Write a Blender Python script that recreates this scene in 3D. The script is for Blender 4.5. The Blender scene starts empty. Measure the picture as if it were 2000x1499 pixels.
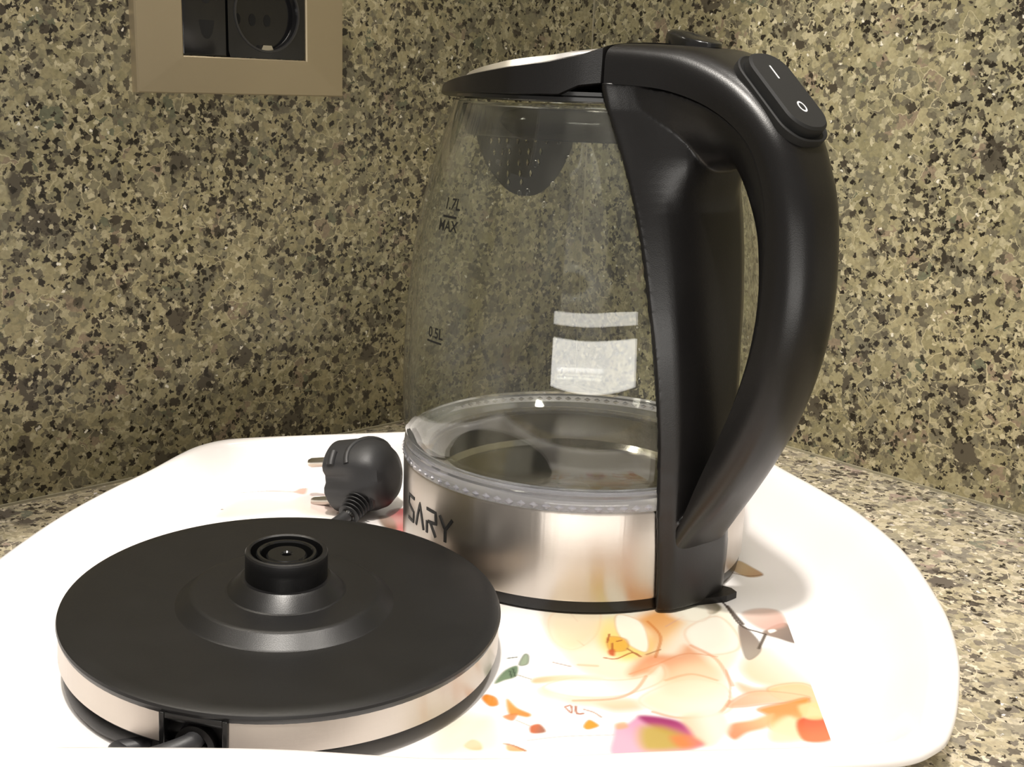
import bpy, bmesh, math, random
import numpy as np
from mathutils import Vector, Matrix
random.seed(4)
S = bpy.context.scene
C = S.collection
# ------------------------------------------------------------------ camera
F, TH, ROLL, YAW = 2254.44, 0.2541, 0.0357, -0.0641
CAM = np.array([0.0, -0.5008, 0.20524]); CX, CY = 990.1, 746.3
fw = np.array([math.sin(YAW)*math.cos(TH), math.cos(YAW)*math.cos(TH), -math.sin(TH)])
r0 = np.cross(fw, [0, 0, 1]); r0 /= np.linalg.norm(r0); u0 = np.cross(r0, fw)
rr = r0*math.cos(ROLL)+u0*math.sin(ROLL); uu = -r0*math.sin(ROLL)+u0*math.cos(ROLL)
cd = bpy.data.cameras.new('camera'); cam = bpy.data.objects.new('camera', cd); C.objects.link(cam)
cd.sensor_width = 36; cd.lens = F*36/2000; cd.clip_start = .01; cd.clip_end = 30
cd.shift_x = (1000-CX)/2000; cd.shift_y = (CY-749.5)/2000
cam.matrix_world = Matrix(((rr[0], uu[0], -fw[0], CAM[0]), (rr[1], uu[1], -fw[1], CAM[1]), (rr[2], uu[2], -fw[2], CAM[2]), (0, 0, 0, 1)))
S.camera = cam

def floor_at(x, y, z=0.0):
    """point of the horizontal plane z seen at photo pixel x, y (used to measure the tray print)"""
    d = fw+(x-CX)/F*rr-(y-CY)/F*uu
    t = (z-CAM[2])/d[2]
    return CAM+t*d

# ------------------------------------------------------------------ light
w = bpy.data.worlds.new('world'); S.world = w; w.use_nodes = True
bg = w.node_tree.nodes['Background']; bg.inputs[0].default_value = (1.0, .93, .85, 1); bg.inputs[1].default_value = .24
def area(name, loc, target, size, power, col=(1, .94, .86), size_y=None, spread=None):
    l = bpy.data.lights.new(name, 'AREA'); l.energy = power; l.size = size; l.color = col
    if size_y: l.shape = 'RECTANGLE'; l.size_y = size_y
    else: l.shape = 'DISK'
    if spread: l.spread = math.radians(spread)
    o = bpy.data.objects.new(name, l); C.objects.link(o); o.location = loc
    o.rotation_euler = (Vector(target)-Vector(loc)).to_track_quat('-Z', 'Y').to_euler()
    return o
area('ceiling_downlight', (-.05, -.60, 1.70), (0, 0, 0), .075, 21)
area('ceiling_bounce_fill', (-.15, -1.05, 2.1), (-.15, -1.05, 0), .9, 13, (1, .95, .88), .6)  # added fill in place of ceiling bounce, gives broad highlights on black plastic
area('ceiling_downlight', (.42, .00, 1.6), (0, 0, 0), .10, 6)
area('upper_wall_fill', (-.22, .005, .475), (-.22, .005, 0), .40, .55, (1, .93, .82), .02).rotation_euler = (0, 0, math.pi/2-.7539)  # unseen strip added to brighten the top of the left wall
area('reflection_panel', (.35, -2.3, -.19), (0, 0, .1), 2.2, 13, (1, .96, .9), .30)  # unseen panel added to make the bright patch reflected in the jug
area('reflection_strip', (.35, -2.3, .13), (0, 0, .1), 2.2, 3, (1, .96, .9), .10)  # added strip, splits the jug reflection into bands
S.view_settings.view_transform = 'Standard'; S.view_settings.look = 'None'
S.view_settings.gamma = 1; S.view_settings.use_curve_mapping = False
S.view_settings.exposure = 0.42

# ------------------------------------------------------------------ helpers
def sm(me, ang=35):
    for f in me.polygons: f.use_smooth = True
    try: me.set_sharp_from_angle(angle=math.radians(ang))
    except Exception: pass
def mesh(name, V, Fc, mat=None, parent=None, smooth=35, label=None):
    me = bpy.data.meshes.new(name); me.from_pydata([tuple(map(float, v)) for v in V], [], [tuple(f) for f in Fc])
    bm = bmesh.new(); bm.from_mesh(me); bmesh.ops.recalc_face_normals(bm, faces=bm.faces); bm.to_mesh(me); bm.free()
    if smooth: sm(me, smooth)
    o = bpy.data.objects.new(name, me); C.objects.link(o)
    if mat: me.materials.append(mat)
    if parent: o.parent = parent
    if label: o['label'] = label
    return o
def thing(name, label, cat, loc=(0, 0, 0)):
    o = bpy.data.objects.new(name, None); C.objects.link(o); o.location = loc; o.empty_display_size = .02
    o['label'] = label; o['category'] = cat
    return o
def loft(rings, closed=True, caps=(True, True)):
    V = [v for r in rings for v in r]; n = len(rings[0]); Fc = []
    for i in range(len(rings)-1):
        for j in range(n if closed else n-1):
            a = i*n+j; b = i*n+(j+1) % n
            Fc.append((a, b, b+n, a+n))
    if caps[0]: Fc.append(tuple(range(n)))
    if caps[1]: Fc.append(tuple((len(rings)-1)*n+j for j in range(n)))
    return V, Fc
def lathe(prof, n=96, M=None, caps=(False, False)):
    rings = []
    for r, z in prof:
        rings.append([(r*math.cos(2*math.pi*k/n), r*math.sin(2*math.pi*k/n), z) for k in range(n)])
    V, Fc = loft(rings, True, caps)
    if M is not None: V = [tuple(M @ Vector(v)) for v in V]
    return V, Fc
def solid(prof, **k):           # closed profile of a ring
    V, Fc = lathe(list(prof)+[prof[0]], **k)
    return V, Fc
def weld(o, d=1e-6):
    bm = bmesh.new(); bm.from_mesh(o.data); bmesh.ops.remove_doubles(bm, verts=bm.verts, dist=d)
    bmesh.ops.recalc_face_normals(bm, faces=bm.faces); bm.to_mesh(o.data); bm.free(); return o
def tube(pts, r, n=14, caps=True):
    P = [Vector(p) for p in pts]; rings = []; up = Vector((0, 0, 1)); prev = None
    for i, p in enumerate(P):
        t = (P[min(i+1, len(P)-1)]-P[max(i-1, 0)]).normalized()
        a = prev if prev is not None else (up if abs(t.z) < .9 else Vector((1, 0, 0)))
        a = (a-t*a.dot(t)).normalized(); b = t.cross(a); prev = a
        R = r[i] if isinstance(r, (list, tuple)) else r
        rings.append([tuple(p+a*R*math.cos(2*math.pi*k/n)+b*R*math.sin(2*math.pi*k/n)) for k in range(n)])
    return loft(rings, True, (caps, caps))
def spline(pts, per=8):
    P = [np.array(p, float) for p in pts]; out = []
    for i in range(len(P)-1):
        p0 = P[max(i-1, 0)]; p1 = P[i]; p2 = P[i+1]; p3 = P[min(i+2, len(P)-1)]
        for k in range(per):
            t = k/per
            out.append(.5*((2*p1)+(-p0+p2)*t+(2*p0-5*p1+4*p2-p3)*t*t+(-p0+3*p1-3*p2+p3)*t**3))
    out.append(P[-1]); return out
def prism(poly, f, t0, t1):
    """poly in 2d, f(x, y, t) gives a point: solid between t0 and t1"""
    return loft([[f(x, y, t) for x, y in poly] for t in (t0, t1)])
def box(name, x0, x1, y0, y1, z0, z1, f, mat, parent=None, bev=0, label=None, seg=3):
    V = [f(x, y, z) for z in (z0, z1) for x, y in ((x0, y0), (x1, y0), (x1, y1), (x0, y1))]
    Fc = [(0, 1, 2, 3), (4, 5, 6, 7), (0, 1, 5, 4), (1, 2, 6, 5), (2, 3, 7, 6), (3, 0, 4, 7)]
    o = mesh(name, V, Fc, mat, parent, 0, label)
    if bev:
        bm = bmesh.new(); bm.from_mesh(o.data); bmesh.ops.bevel(bm, geom=list(bm.edges), offset=bev, segments=seg, profile=.6, affect='EDGES')
        bm.to_mesh(o.data); bm.free(); sm(o.data, 40)
    return o

# ------------------------------------------------------------------ materials
class NT:
    def __init__(s, name):
        s.m = bpy.data.materials.new(name); s.m.use_nodes = True; s.t = s.m.node_tree
        s.b = s.t.nodes['Principled BSDF']
    def n(s, typ, **k):
        o = s.t.nodes.new(typ)
        for a, v in k.items():
            if a.startswith('i_'): o.inputs[a[2:].replace('_', ' ')].default_value = v
            else: setattr(o, a, v)
        return o
    def l(s, a, b): s.t.links.new(a, b)
def plain(name, col, rough=.5, metal=0, coat=0, noise=None, spec=.5, bump=None):
    q = NT(name); b = q.b
    b.inputs['Base Color'].default_value = (*col, 1); b.inputs['Roughness'].default_value = rough
    b.inputs['Metallic'].default_value = metal; b.inputs['Coat Weight'].default_value = coat
    b.inputs['Specular IOR Level'].default_value = spec
    tc = q.n('ShaderNodeTexCoord')
    if noise:
        sc, amt = noise
        no = q.n('ShaderNodeTexNoise'); no.inputs['Scale'].default_value = sc; no.inputs['Detail'].default_value = 5
        q.l(tc.outputs['Object'], no.inputs['Vector'])
        mr = q.n('ShaderNodeMapRange'); mr.inputs[1].default_value = .3; mr.inputs[2].default_value = .7
        mr.inputs[3].default_value = max(.02, rough-amt); mr.inputs[4].default_value = rough+amt
        q.l(no.outputs['Fac'], mr.inputs[0]); q.l(mr.outputs[0], b.inputs['Roughness'])
    if bump:
        sc, st = bump
        no = q.n('ShaderNodeTexNoise'); no.inputs['Scale'].default_value = sc; no.inputs['Detail'].default_value = 3
        q.l(tc.outputs['Object'], no.inputs['Vector'])
        bu = q.n('ShaderNodeBump'); bu.inputs['Strength'].default_value = st; bu.inputs['Distance'].default_value = .0003
        q.l(no.outputs['Fac'], bu.inputs['Height']); q.l(bu.outputs[0], b.inputs['Normal'])
    return q.m

def granite(name, rot=0.0, tone=1.0, dark=1.0, rough=.22, tint=(1, 1, 1, 1)):
    q = NT(name); tc = q.n('ShaderNodeTexCoord')
    mp = q.n('ShaderNodeMapping'); mp.inputs['Rotation'].default_value = (.4, .3, rot); mp.inputs['Location'].default_value = (rot*3, 1.3, .7)
    q.l(tc.outputs['Object'], mp.inputs['Vector'])
    def dist(scale, amt):
        no = q.n('ShaderNodeTexNoise'); no.inputs['Scale'].default_value = scale; no.inputs['Detail'].default_value = 3
        q.l(mp.outputs[0], no.inputs['Vector'])
        s1 = q.n('ShaderNodeVectorMath', operation='SUBTRACT'); s1.inputs[1].default_value = (.5, .5, .5); q.l(no.outputs['Color'], s1.inputs[0])
        s2 = q.n('ShaderNodeVectorMath', operation='SCALE'); s2.inputs['Scale'].default_value = amt; q.l(s1.outputs[0], s2.inputs[0])
        s3 = q.n('ShaderNodeVectorMath', operation='ADD'); q.l(mp.outputs[0], s3.inputs[0]); q.l(s2.outputs[0], s3.inputs[1])
        return s3.outputs[0]
    dv = dist(180, .006); dv2 = dist(420, .0045)
    def vor(scale, vec, feat='F1', rnd=1.0, metric='EUCLIDEAN'):
        v = q.n('ShaderNodeTexVoronoi'); v.feature = feat
        if feat == 'F1': v.distance = metric
        v.inputs['Scale'].default_value = scale
        v.inputs['Randomness'].default_value = rnd; q.l(vec, v.inputs['Vector']); return v
    def ramp(src, stops, const=False):
        r = q.n('ShaderNodeValToRGB'); e = r.color_ramp.elements
        if const: r.color_ramp.interpolation = 'CONSTANT'
        while len(e) < len(stops): e.new(.5)
        for x, (p, c) in zip(e, stops):
            x.position = p; x.color = (c[0]*tone, c[1]*tone, c[2]*tone, 1) if len(c) == 3 else c
        q.l(src, r.inputs[0]); return r.outputs[0]
    def sep(v):
        s = q.n('ShaderNodeSeparateColor'); q.l(v.outputs['Color'], s.inputs[0]); return s.outputs
    def mix(f, a, b, mode='MIX'):
        m = q.n('ShaderNodeMix', data_type='RGBA', blend_type=mode)
        if isinstance(f, float): m.inputs[0].default_value = f
        else: q.l(f, m.inputs[0])
        for s, i in ((a, 6), (b, 7)):
            if isinstance(s, tuple): m.inputs[i].default_value = s
            else: q.l(s, m.inputs[i])
        return m.outputs[2]
    def rampf(src, a, b, lo=0., hi=1.):
        m = q.n('ShaderNodeMapRange'); m.inputs[1].default_value = a; m.inputs[2].default_value = b
        m.inputs[3].default_value = lo; m.inputs[4].default_value = hi; q.l(src, m.inputs[0]); return m.outputs[0]
    def mul(a, b):
        m = q.n('ShaderNodeMath', operation='MULTIPLY'); q.l(a, m.inputs[0])
        if isinstance(b, float): m.inputs[1].default_value = b
        else: q.l(b, m.inputs[1])
        return m.outputs[0]
    big = vor(95, dv); sb = sep(big)
    col = ramp(sb[0], [(0, (.28, .26, .155)), (.25, (.23, .215, .145)), (.45, (.34, .31, .19)), (.6, (.19, .18, .13)), (.78, (.37, .34, .21)), (.9, (.27, .22, .16)), (.96, (.15, .16, .11))], True)
    med = vor(270, dv2, metric='MANHATTAN'); sm_ = sep(med)
    c2 = ramp(sm_[1], [(0, (.37, .345, .22)), (.22, (.24, .225, .145)), (.45, (.31, .285, .175)), (.62, (.15, .138, .10)), (.80, (.43, .40, .27)), (.92, (.10, .09, .065))], True)
    col = mix(rampf(sm_[2], .35, .45), col, c2)
    # mottling inside the chips
    no = q.n('ShaderNodeTexNoise'); no.inputs['Scale'].default_value = 500; no.inputs['Detail'].default_value = 4; q.l(mp.outputs[0], no.inputs['Vector'])
    col = mix(.55, col, ramp(no.outputs['Fac'], [(.3, (.45/tone, .44/tone, .42/tone)), (.7, (1/tone, .98/tone, .92/tone))]), 'MULTIPLY')
    # pale chip outlines
    ed = vor(95, dv, 'DISTANCE_TO_EDGE')
    col = mix(mul(rampf(ed.outputs['Distance'], .045, .015), rampf(sb[1], .68, .78)), col, (.44*tone, .40*tone, .26*tone, 1))
    # dark chips, more of them in some patches
    cl = q.n('ShaderNodeTexNoise'); cl.inputs['Scale'].default_value = 22; cl.inputs['Detail'].default_value = 2; q.l(mp.outputs[0], cl.inputs['Vector'])
    sh = rampf(cl.outputs['Fac'], .35, .7, -.05, .12)
    def darks(scale, vec, thr, c, rad, st=(1, 1, 1)):
        nonlocal col
        mp_ = q.n('ShaderNodeMapping'); mp_.inputs['Scale'].default_value = st; mp_.inputs['Rotation'].default_value = (scale, .6, scale*.3); q.l(vec, mp_.inputs['Vector'])
        v = vor(scale, mp_.outputs[0], metric='MANHATTAN'); s = sep(v)
        ad = q.n('ShaderNodeMath', operation='ADD'); q.l(s[0], ad.inputs[0]); q.l(sh, ad.inputs[1])
        f = mul(rampf(ad.outputs[0], thr, thr+.02), rampf(v.outputs['Distance'], rad, rad-.12))
        col = mix(f, col, (*[x*tone for x in c], 1))
    darks(75, dist(300, .008), 1.0-.05*dark, (.085, .075, .055), .85)
    darks(165, dist(320, .006), 1.0-.10*dark, (.055, .047, .034), .80)
    darks(230, dist(380, .005), 1.0-.13*dark, (.030, .026, .019), .80, (1.5, .8, 1))
    darks(300, dist(380, .004), 1.0-.15*dark, (.018, .015, .011), .75, (.75, 1.4, 1))
    darks(480, dv2, 1.0-.14*dark, (.032, .027, .02), .8)
    def pales(scale, vec, thr, c, rad):
        nonlocal col
        v = vor(scale, vec, metric='MANHATTAN'); s = sep(v)
        col = mix(mul(mul(rampf(s[2], thr, thr+.01), rampf(v.outputs['Distance'], rad, rad-.1)), .8), col, (*[x*tone for x in c], 1))
    pales(310, dist(250, .006), .90, (.52, .48, .33), .7)
    # tiny bright crystals
    v = vor(330, dv2); s = sep(v)
    col = mix(mul(rampf(s[1], .975, .98), rampf(v.outputs['Distance'], .35, .25)), col, (.85, .83, .72, 1))
    lg = q.n('ShaderNodeTexNoise'); lg.inputs['Scale'].default_value = 5; lg.inputs['Detail'].default_value = 2; q.l(mp.outputs[0], lg.inputs['Vector'])
    col = mix(1.0, col, ramp(lg.outputs['Fac'], [(.3, (.85/tone, .85/tone, .85/tone)), (.7, (1.05/tone, 1.0/tone, .95/tone))]), 'MULTIPLY')
    col = mix(1.0, col, tint, 'MULTIPLY')
    q.l(col, q.b.inputs['Base Color']); q.b.inputs['Roughness'].default_value = rough
    return q.m

def steel(name, axis_world, col=(.74, .71, .67), rough=.30, aniso=.88):
    """brushed round the axis: reflections smear into upright streaks"""
    q = NT(name); b = q.b
    b.inputs['Base Color'].default_value = (*col, 1); b.inputs['Metallic'].default_value = 1
    b.inputs['Roughness'].default_value = rough; b.inputs['Anisotropic'].default_value = aniso; b.inputs['Anisotropic Rotation'].default_value = .25
    tc = q.n('ShaderNodeTexCoord'); mp = q.n('ShaderNodeMapping'); mp.inputs['Scale'].default_value = (1, 1, 900)
    q.l(tc.outputs['Object'], mp.inputs['Vector'])
    no = q.n('ShaderNodeTexNoise'); no.inputs['Scale'].default_value = 3; no.inputs['Detail'].default_value = 3; q.l(mp.outputs[0], no.inputs['Vector'])
    bu = q.n('ShaderNodeBump'); bu.inputs['Strength'].default_value = .08; bu.inputs['Distance'].default_value = .0002
    mp2 = q.n('ShaderNodeMapping'); mp2.inputs['Scale'].default_value = (1, 1, 0); q.l(tc.outputs['Object'], mp2.inputs['Vector'])
    n2 = q.n('ShaderNodeTexNoise'); n2.inputs['Scale'].default_value = 130; n2.inputs['Detail'].default_value = 3; q.l(mp2.outputs[0], n2.inputs['Vector'])
    b2 = q.n('ShaderNodeBump'); b2.inputs['Strength'].default_value = .22; b2.inputs['Distance'].default_value = .0006
    q.l(n2.outputs['Fac'], b2.inputs['Height']); q.l(b2.outputs[0], bu.inputs['Normal'])
    q.l(no.outputs['Fac'], bu.inputs['Height']); q.l(bu.outputs[0], b.inputs['Normal'])
    tg = q.n('ShaderNodeTangent'); tg.direction_type = 'RADIAL'; tg.axis = 'Z'; q.l(tg.outputs[0], b.inputs['Tangent'])
    return q.m

def glassm(name, col=(1, 1, 1), rough=0.0, ior=1.47):
    q = NT(name); b = q.b
    b.inputs['Base Color'].default_value = (*col, 1); b.inputs['Roughness'].default_value = rough
    b.inputs['Transmission Weight'].default_value = 1; b.inputs['IOR'].default_value = ior
    return q.m

M_BLK = plain('black_satin_plastic', (.0065, .006, .006), .31, noise=(30, .04), spec=.4, bump=(2500, .12))
M_BLK2 = plain('black_gloss_plastic', (.010, .010, .010), .16)
M_SW = plain('switch_grey_black_plastic', (.014, .014, .014), .6, spec=.25)
M_MATT = plain('black_matte_plastic', (.009, .0088, .0092), .35, noise=(60, .025), bump=(3000, .1))
M_RUB = plain('plug_rubber', (.028, .028, .030), .48, bump=(1500, .15))
M_HOLE = plain('dark_hole', (.003, .003, .003), .8)
M_STEEL = steel('brushed_steel', 'Z', (.56, .515, .47))
M_PLATE = steel('polished_steel', 'Z', (.85, .83, .81), .38, .2)
M_DISH = plain('heating_plate_steel', (.55, .53, .49), .14, 1)
M_PIN = plain('nickel_pin', (.6, .57, .52), .28, 1)
M_GLASS = glassm('clear_glass', (.975, .985, .965))
M_CLR = glassm('clear_plastic', (.86, .86, .93), .04, 1.45); M_CLR.node_tree.nodes['Principled BSDF'].inputs['Transmission Weight'].default_value = .85
M_SMK = NT('smoky_translucent_plastic'); M_SMK.b.inputs['Base Color'].default_value = (.025, .024, .022, 1)
M_SMK.b.inputs['Roughness'].default_value = .3; M_SMK.b.inputs['Alpha'].default_value = .93; M_SMK = M_SMK.m
M_INK = plain('black_ink', (.006, .006, .006), .5)
M_WINK = plain('white_ink', (.75, .75, .75), .5)
M_GOLD = plain('champagne_satin_metal', (.40, .335, .225), .38, .55, noise=(9, .05))
M_SOC = plain('socket_gloss_black', (.012, .012, .013), .12)
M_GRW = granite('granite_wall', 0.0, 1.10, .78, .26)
M_GRW_LIT = granite('granite_wall_lit', 1.1, 1.25, .62, .26)  # same granite, painted paler for the stronger light on the right wall
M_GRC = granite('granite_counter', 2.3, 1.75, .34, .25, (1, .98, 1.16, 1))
M_TRAY = plain('white_melamine', (.94, .905, .90), .22, coat=.3)
M_SIL = plain('pale_joint_grout', (.34, .31, .22), .6)

def streaky_glass():
    q = NT('clear_glass_with_hazy_streaks'); b = q.b
    b.inputs['Base Color'].default_value = (.975, .985, .965, 1); b.inputs['Transmission Weight'].default_value = 1; b.inputs['IOR'].default_value = 1.47
    tc = q.n('ShaderNodeTexCoord'); mp = q.n('ShaderNodeMapping'); mp.inputs['Scale'].default_value = (1, 1, .12); q.l(tc.outputs['Object'], mp.inputs['Vector'])
    no = q.n('ShaderNodeTexNoise'); no.inputs['Scale'].default_value = 60; no.inputs['Detail'].default_value = 3; q.l(mp.outputs[0], no.inputs['Vector'])
    mr = q.n('ShaderNodeMapRange'); mr.inputs[1].default_value = .48; mr.inputs[2].default_value = .66; mr.inputs[3].default_value = 0; mr.inputs[4].default_value = .085
    q.l(no.outputs['Fac'], mr.inputs[0]); q.l(mr.outputs[0], b.inputs['Roughness'])
    n2 = q.n('ShaderNodeTexNoise'); n2.inputs['Scale'].default_value = 38; n2.inputs['Detail'].default_value = 1; q.l(mp.outputs[0], n2.inputs['Vector'])
    bu = q.n('ShaderNodeBump'); bu.inputs['Strength'].default_value = .45; bu.inputs['Distance'].default_value = .0008
    q.l(n2.outputs['Fac'], bu.inputs['Height']); q.l(bu.outputs[0], b.inputs['Normal'])
    # thin clean glass lets light straight through and mirrors by its Fresnel factor; streaks mix in a thin white haze
    tr = q.n('ShaderNodeBsdfTransparent'); tr.inputs[0].default_value = (.955, .965, .945, 1)
    gl = q.n('ShaderNodeBsdfGlossy'); gl.inputs['Roughness'].default_value = .0; q.l(bu.outputs[0], gl.inputs['Normal'])
    lw = q.n('ShaderNodeLayerWeight'); lw.inputs['Blend'].default_value = .5; q.l(bu.outputs[0], lw.inputs['Normal'])
    pw = q.n('ShaderNodeMath', operation='POWER'); pw.inputs[1].default_value = 4.0; q.l(lw.outputs['Facing'], pw.inputs[0])
    sc = q.n('ShaderNodeMath', operation='MULTIPLY_ADD'); sc.inputs[1].default_value = .93; sc.inputs[2].default_value = .05; q.l(pw.outputs[0], sc.inputs[0])
    m1 = q.n('ShaderNodeMixShader'); q.l(sc.outputs[0], m1.inputs[0]); q.l(tr.outputs[0], m1.inputs[1]); q.l(gl.outputs[0], m1.inputs[2])
    df = q.n('ShaderNodeBsdfTranslucent'); df.inputs[0].default_value = (.8, .8, .75, 1)
    d2 = q.n('ShaderNodeBsdfDiffuse'); d2.inputs[0].default_value = (.8, .8, .75, 1)
    md = q.n('ShaderNodeMixShader'); md.inputs[0].default_value = .5; q.l(df.outputs[0], md.inputs[1]); q.l(d2.outputs[0], md.inputs[2])
    mf = q.n('ShaderNodeMapRange'); mf.inputs[1].default_value = .42; mf.inputs[2].default_value = .70; mf.inputs[3].default_value = .006; mf.inputs[4].default_value = .055
    q.l(no.outputs['Fac'], mf.inputs[0])
    m2 = q.n('ShaderNodeMixShader'); q.l(mf.outputs[0], m2.inputs[0]); q.l(m1.outputs[0], m2.inputs[1]); q.l(md.outputs[0], m2.inputs[2])
    q.l(m2.outputs[0], q.t.nodes['Material Output'].inputs['Surface'])
    return q.m
M_GLASS = streaky_glass()

# ------------------------------------------------------------------ setting
CO = np.array([-.0028, .3140]); PHI = .7539; ZC = -.0068
dR = np.array([math.cos(PHI), -math.sin(PHI)]); dL = np.array([-math.sin(PHI), -math.cos(PHI)])
nL = dR*1.0   # room-side normal of the left wall is along the right wall
nR = dL*1.0
def wallL(d, o, z): p = CO+dL*d+nL*o; return (p[0], p[1], z)     # d along the wall from the corner, o out into the room
def wallR(d, o, z): p = CO+dR*d+nR*o; return (p[0], p[1], z)
o = box('wall_left', .0006, .95, -.03, 0, ZC, .62, wallL, M_GRW); o['kind'] = 'structure'
o = box('wall_right', .0008, .85, -.03, 0, ZC, .62, wallR, M_GRW_LIT); o['kind'] = 'structure'
o = box('trim_1', -.03, .0007, -.03, .0007, ZC, .62, lambda a, b, z: (CO[0]+dL[0]*a+nL[0]*b, CO[1]+dL[1]*a+nL[1]*b, z), M_SIL); o['kind'] = 'structure'
o = box('added_shade_cabinet', .02, .90, .0, .20, .48, .60, wallL, plain('shade_cabinet_laminate', (.45, .42, .36), .5)); o['kind'] = 'structure'  # unseen wall cabinet, added to shade the left wall and tray back
# worktop: fills the corner and runs out towards the room
pts = [wallL(-.03, -.03, 0), wallL(.95, -.03, 0), (-.651, -.345, 0), (.60, -.345, 0), wallR(.85, -.03, 0)]
V, Fc = prism([(p[0], p[1]) for p in pts], lambda x, y, t: (x, y, t), ZC-.03, ZC)
top = mesh('countertop', V, Fc, M_GRC, None, 0, 'pale speckled granite countertop in the corner under the white tray'); top['category'] = 'countertop'
for nm, fn, L in (('trim_2', wallL, .95), ('trim_3', wallR, .85)):
    o = box(nm, .001, L, .0, .0012, ZC, ZC+.0012, fn, M_SIL); o['kind'] = 'structure'

# ------------------------------------------------------------------ socket on the left wall
so = thing('wall_socket', 'champagne metal wall socket plate with black outlets on the granite backsplash', 'socket', wallL(.268, 0, .2335))
inv = Vector(so.location)
def SW(d, z, o): p = Vector(wallL(d, o, z))-inv; return tuple(p)
D0, D1, Z0, Z1 = .2075, .3290, .1940, .2740      # plate
E0, E1, G0, G1 = .2320, .3042, .2126, .2574      # opening
def frame_ring(x0, x1, z0, z1, o): return [SW(x0, z0, o), SW(x1, z0, o), SW(x1, z1, o), SW(x0, z1, o)]
rings = [frame_ring(D0, D1, Z0, Z1, .0), frame_ring(D0, D1, Z0, Z1, .0055), frame_ring(D0+.0006, D1-.0006, Z0+.0006, Z1-.0006, .0066),
         frame_ring(E0-.0006, E1+.0006, G0-.0006, G1+.0006, .0072), frame_ring(E0, E1, G0, G1, .0066), frame_ring(E0, E1, G0, G1, .0)]
V, Fc = loft(rings, True, (False, False)); n0 = len(V)
Fc += [(i, (i+1) % 4, 20+(i+1) % 4, 20+i) for i in range(4)]
mesh('cover_plate', V, Fc, M_GOLD, so, 0, 'champagne satin metal frame')
# modules: two-slot outlet (left in the photo = larger d) and round outlet
def module(x0, x1, name):
    m = box(name, x0+.0003, x1-.0003, G0+.0003, G1-.0003, .0005, .0058, lambda a, b, z: SW(a, b, z), M_SOC, so, .0008)
    return m
mL = module(.2790, E1, 'narrow_outlet')
def blade(cx, cz, parent, flip=1):
    poly = [(-.0044, .0040), (.0044, .0040), (.0040, .0014), (.0030, -.0024), (.0016, -.0046), (0, -.0052), (-.0016, -.0046), (-.0030, -.0024), (-.0040, .0014)]
    V, Fc = prism([(cx+a, cz+b*flip) for a, b in poly], SW, .0040, .00585)
    return mesh('pin_hole', V, Fc, M_HOLE, parent, 0)
blade(.2905, .2264, mL); blade(.2905, .2436, mL)
# round outlet: a flat square with a sunken cup
mR = thing_r = box('round_outlet', E0+.0003, .2784, G0+.0003, G1-.0003, .0005, .0016, lambda a, b, z: SW(a, b, z), M_SOC, so)
cxr, czr, RC = (E0+.2787)/2, (G0+G1)/2+.0005, .0192
N = 64; outer = []; ring1 = []; ring2 = []; ring3 = []
for k in range(N):
    t = 2*math.pi*k/N; c, s_ = math.cos(t), math.sin(t)
    m = max(abs(c)/((.2784-E0-.0003)/2), abs(s_)/((G1-G0-.0006)/2))
    outer.append(SW(cxr+c/m, (G0+G1)/2+s_/m, .0060)); ring1.append(SW(cxr+c*RC, czr+s_*RC, .0062))
    ring2.append(SW(cxr+c*RC*.985, czr+s_*RC*.985, .0030)); ring3.append(SW(cxr+c*RC*.95, czr+s_*RC*.95, .0017))
V, Fc = loft([outer, ring1, ring2, ring3], True, (False, True)); mesh('outlet_face', V, Fc, M_SOC, mR, 30)
V, Fc = loft([[SW(cxr+math.cos(2*math.pi*k/N)*(RC+dr), czr+math.sin(2*math.pi*k/N)*(RC+dr), o_) for k in range(N)] for dr, o_ in ((.0006, .0060), (.0004, .0068), (-.0006, .0068), (-.0008, .0058))], True, (False, False))
mesh('outlet_rim', V, Fc, plain('socket_rim_grey', (.03, .03, .032), .2), mR, 30)
for dx, hz in ((.0155, .2322), (.0065, .2322), (-.0025, .2322)):
    V, Fc = prism([(cxr+dx+.0021*math.cos(t*math.pi/5), hz+.0031*math.sin(t*math.pi/5)) for t in range(10)], SW, .0012, .00195)
    mesh('pin_hole', V, Fc, M_HOLE, mR, 30)
V, Fc = prism([(cxr-.0045, .2166), (cxr+.0035, .2166), (cxr+.002, .2196), (cxr-.003, .2196)], SW, .0016, .0052)
mesh('earth_clip', V, Fc, M_PIN, mR, 0)

# ------------------------------------------------------------------ tray
OUT = [(.142, -.076), (.142, -.05), (.139, -.023), (.131, .009), (.118, .038), (.104, .066), (.093, .098), (.083, .120), (.066, .130), (.030, .124), (-.03, .108), (-.092, .090),
       (-.14, .075), (-.169, .065), (-.183, .058), (-.192, .047), (-.197, .033), (-.2025, .010), (-.211, -.02), (-.218, -.057), (-.221, -.1), (-.221, -.15), (-.219, -.195),
       (-.211, -.222), (-.195, -.238), (-.17, -.2405), (-.13, -.2365), (-.08, -.230), (-.035, -.2230), (.03, -.2095), (.074, -.2015), (.100, -.195), (.112, -.187), (.1185, -.178), (.126, -.160), (.135, -.131), (.1405, -.101)]
def closed_spline(P, per=6):
    P = [np.array(p, float) for p in P]; n = len(P); out = []
    for i in range(n):
        p0, p1, p2, p3 = P[i-1], P[i], P[(i+1) % n], P[(i+2) % n]
        for k in range(per):
            t = k/per; out.append(.5*((2*p1)+(-p0+p2)*t+(2*p0-5*p1+4*p2-p3)*t*t+(-p0+3*p1-3*p2+p3)*t**3))
    return np.array(out)
O2 = closed_spline(OUT); TC = np.array([-.04, -.06])
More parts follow.
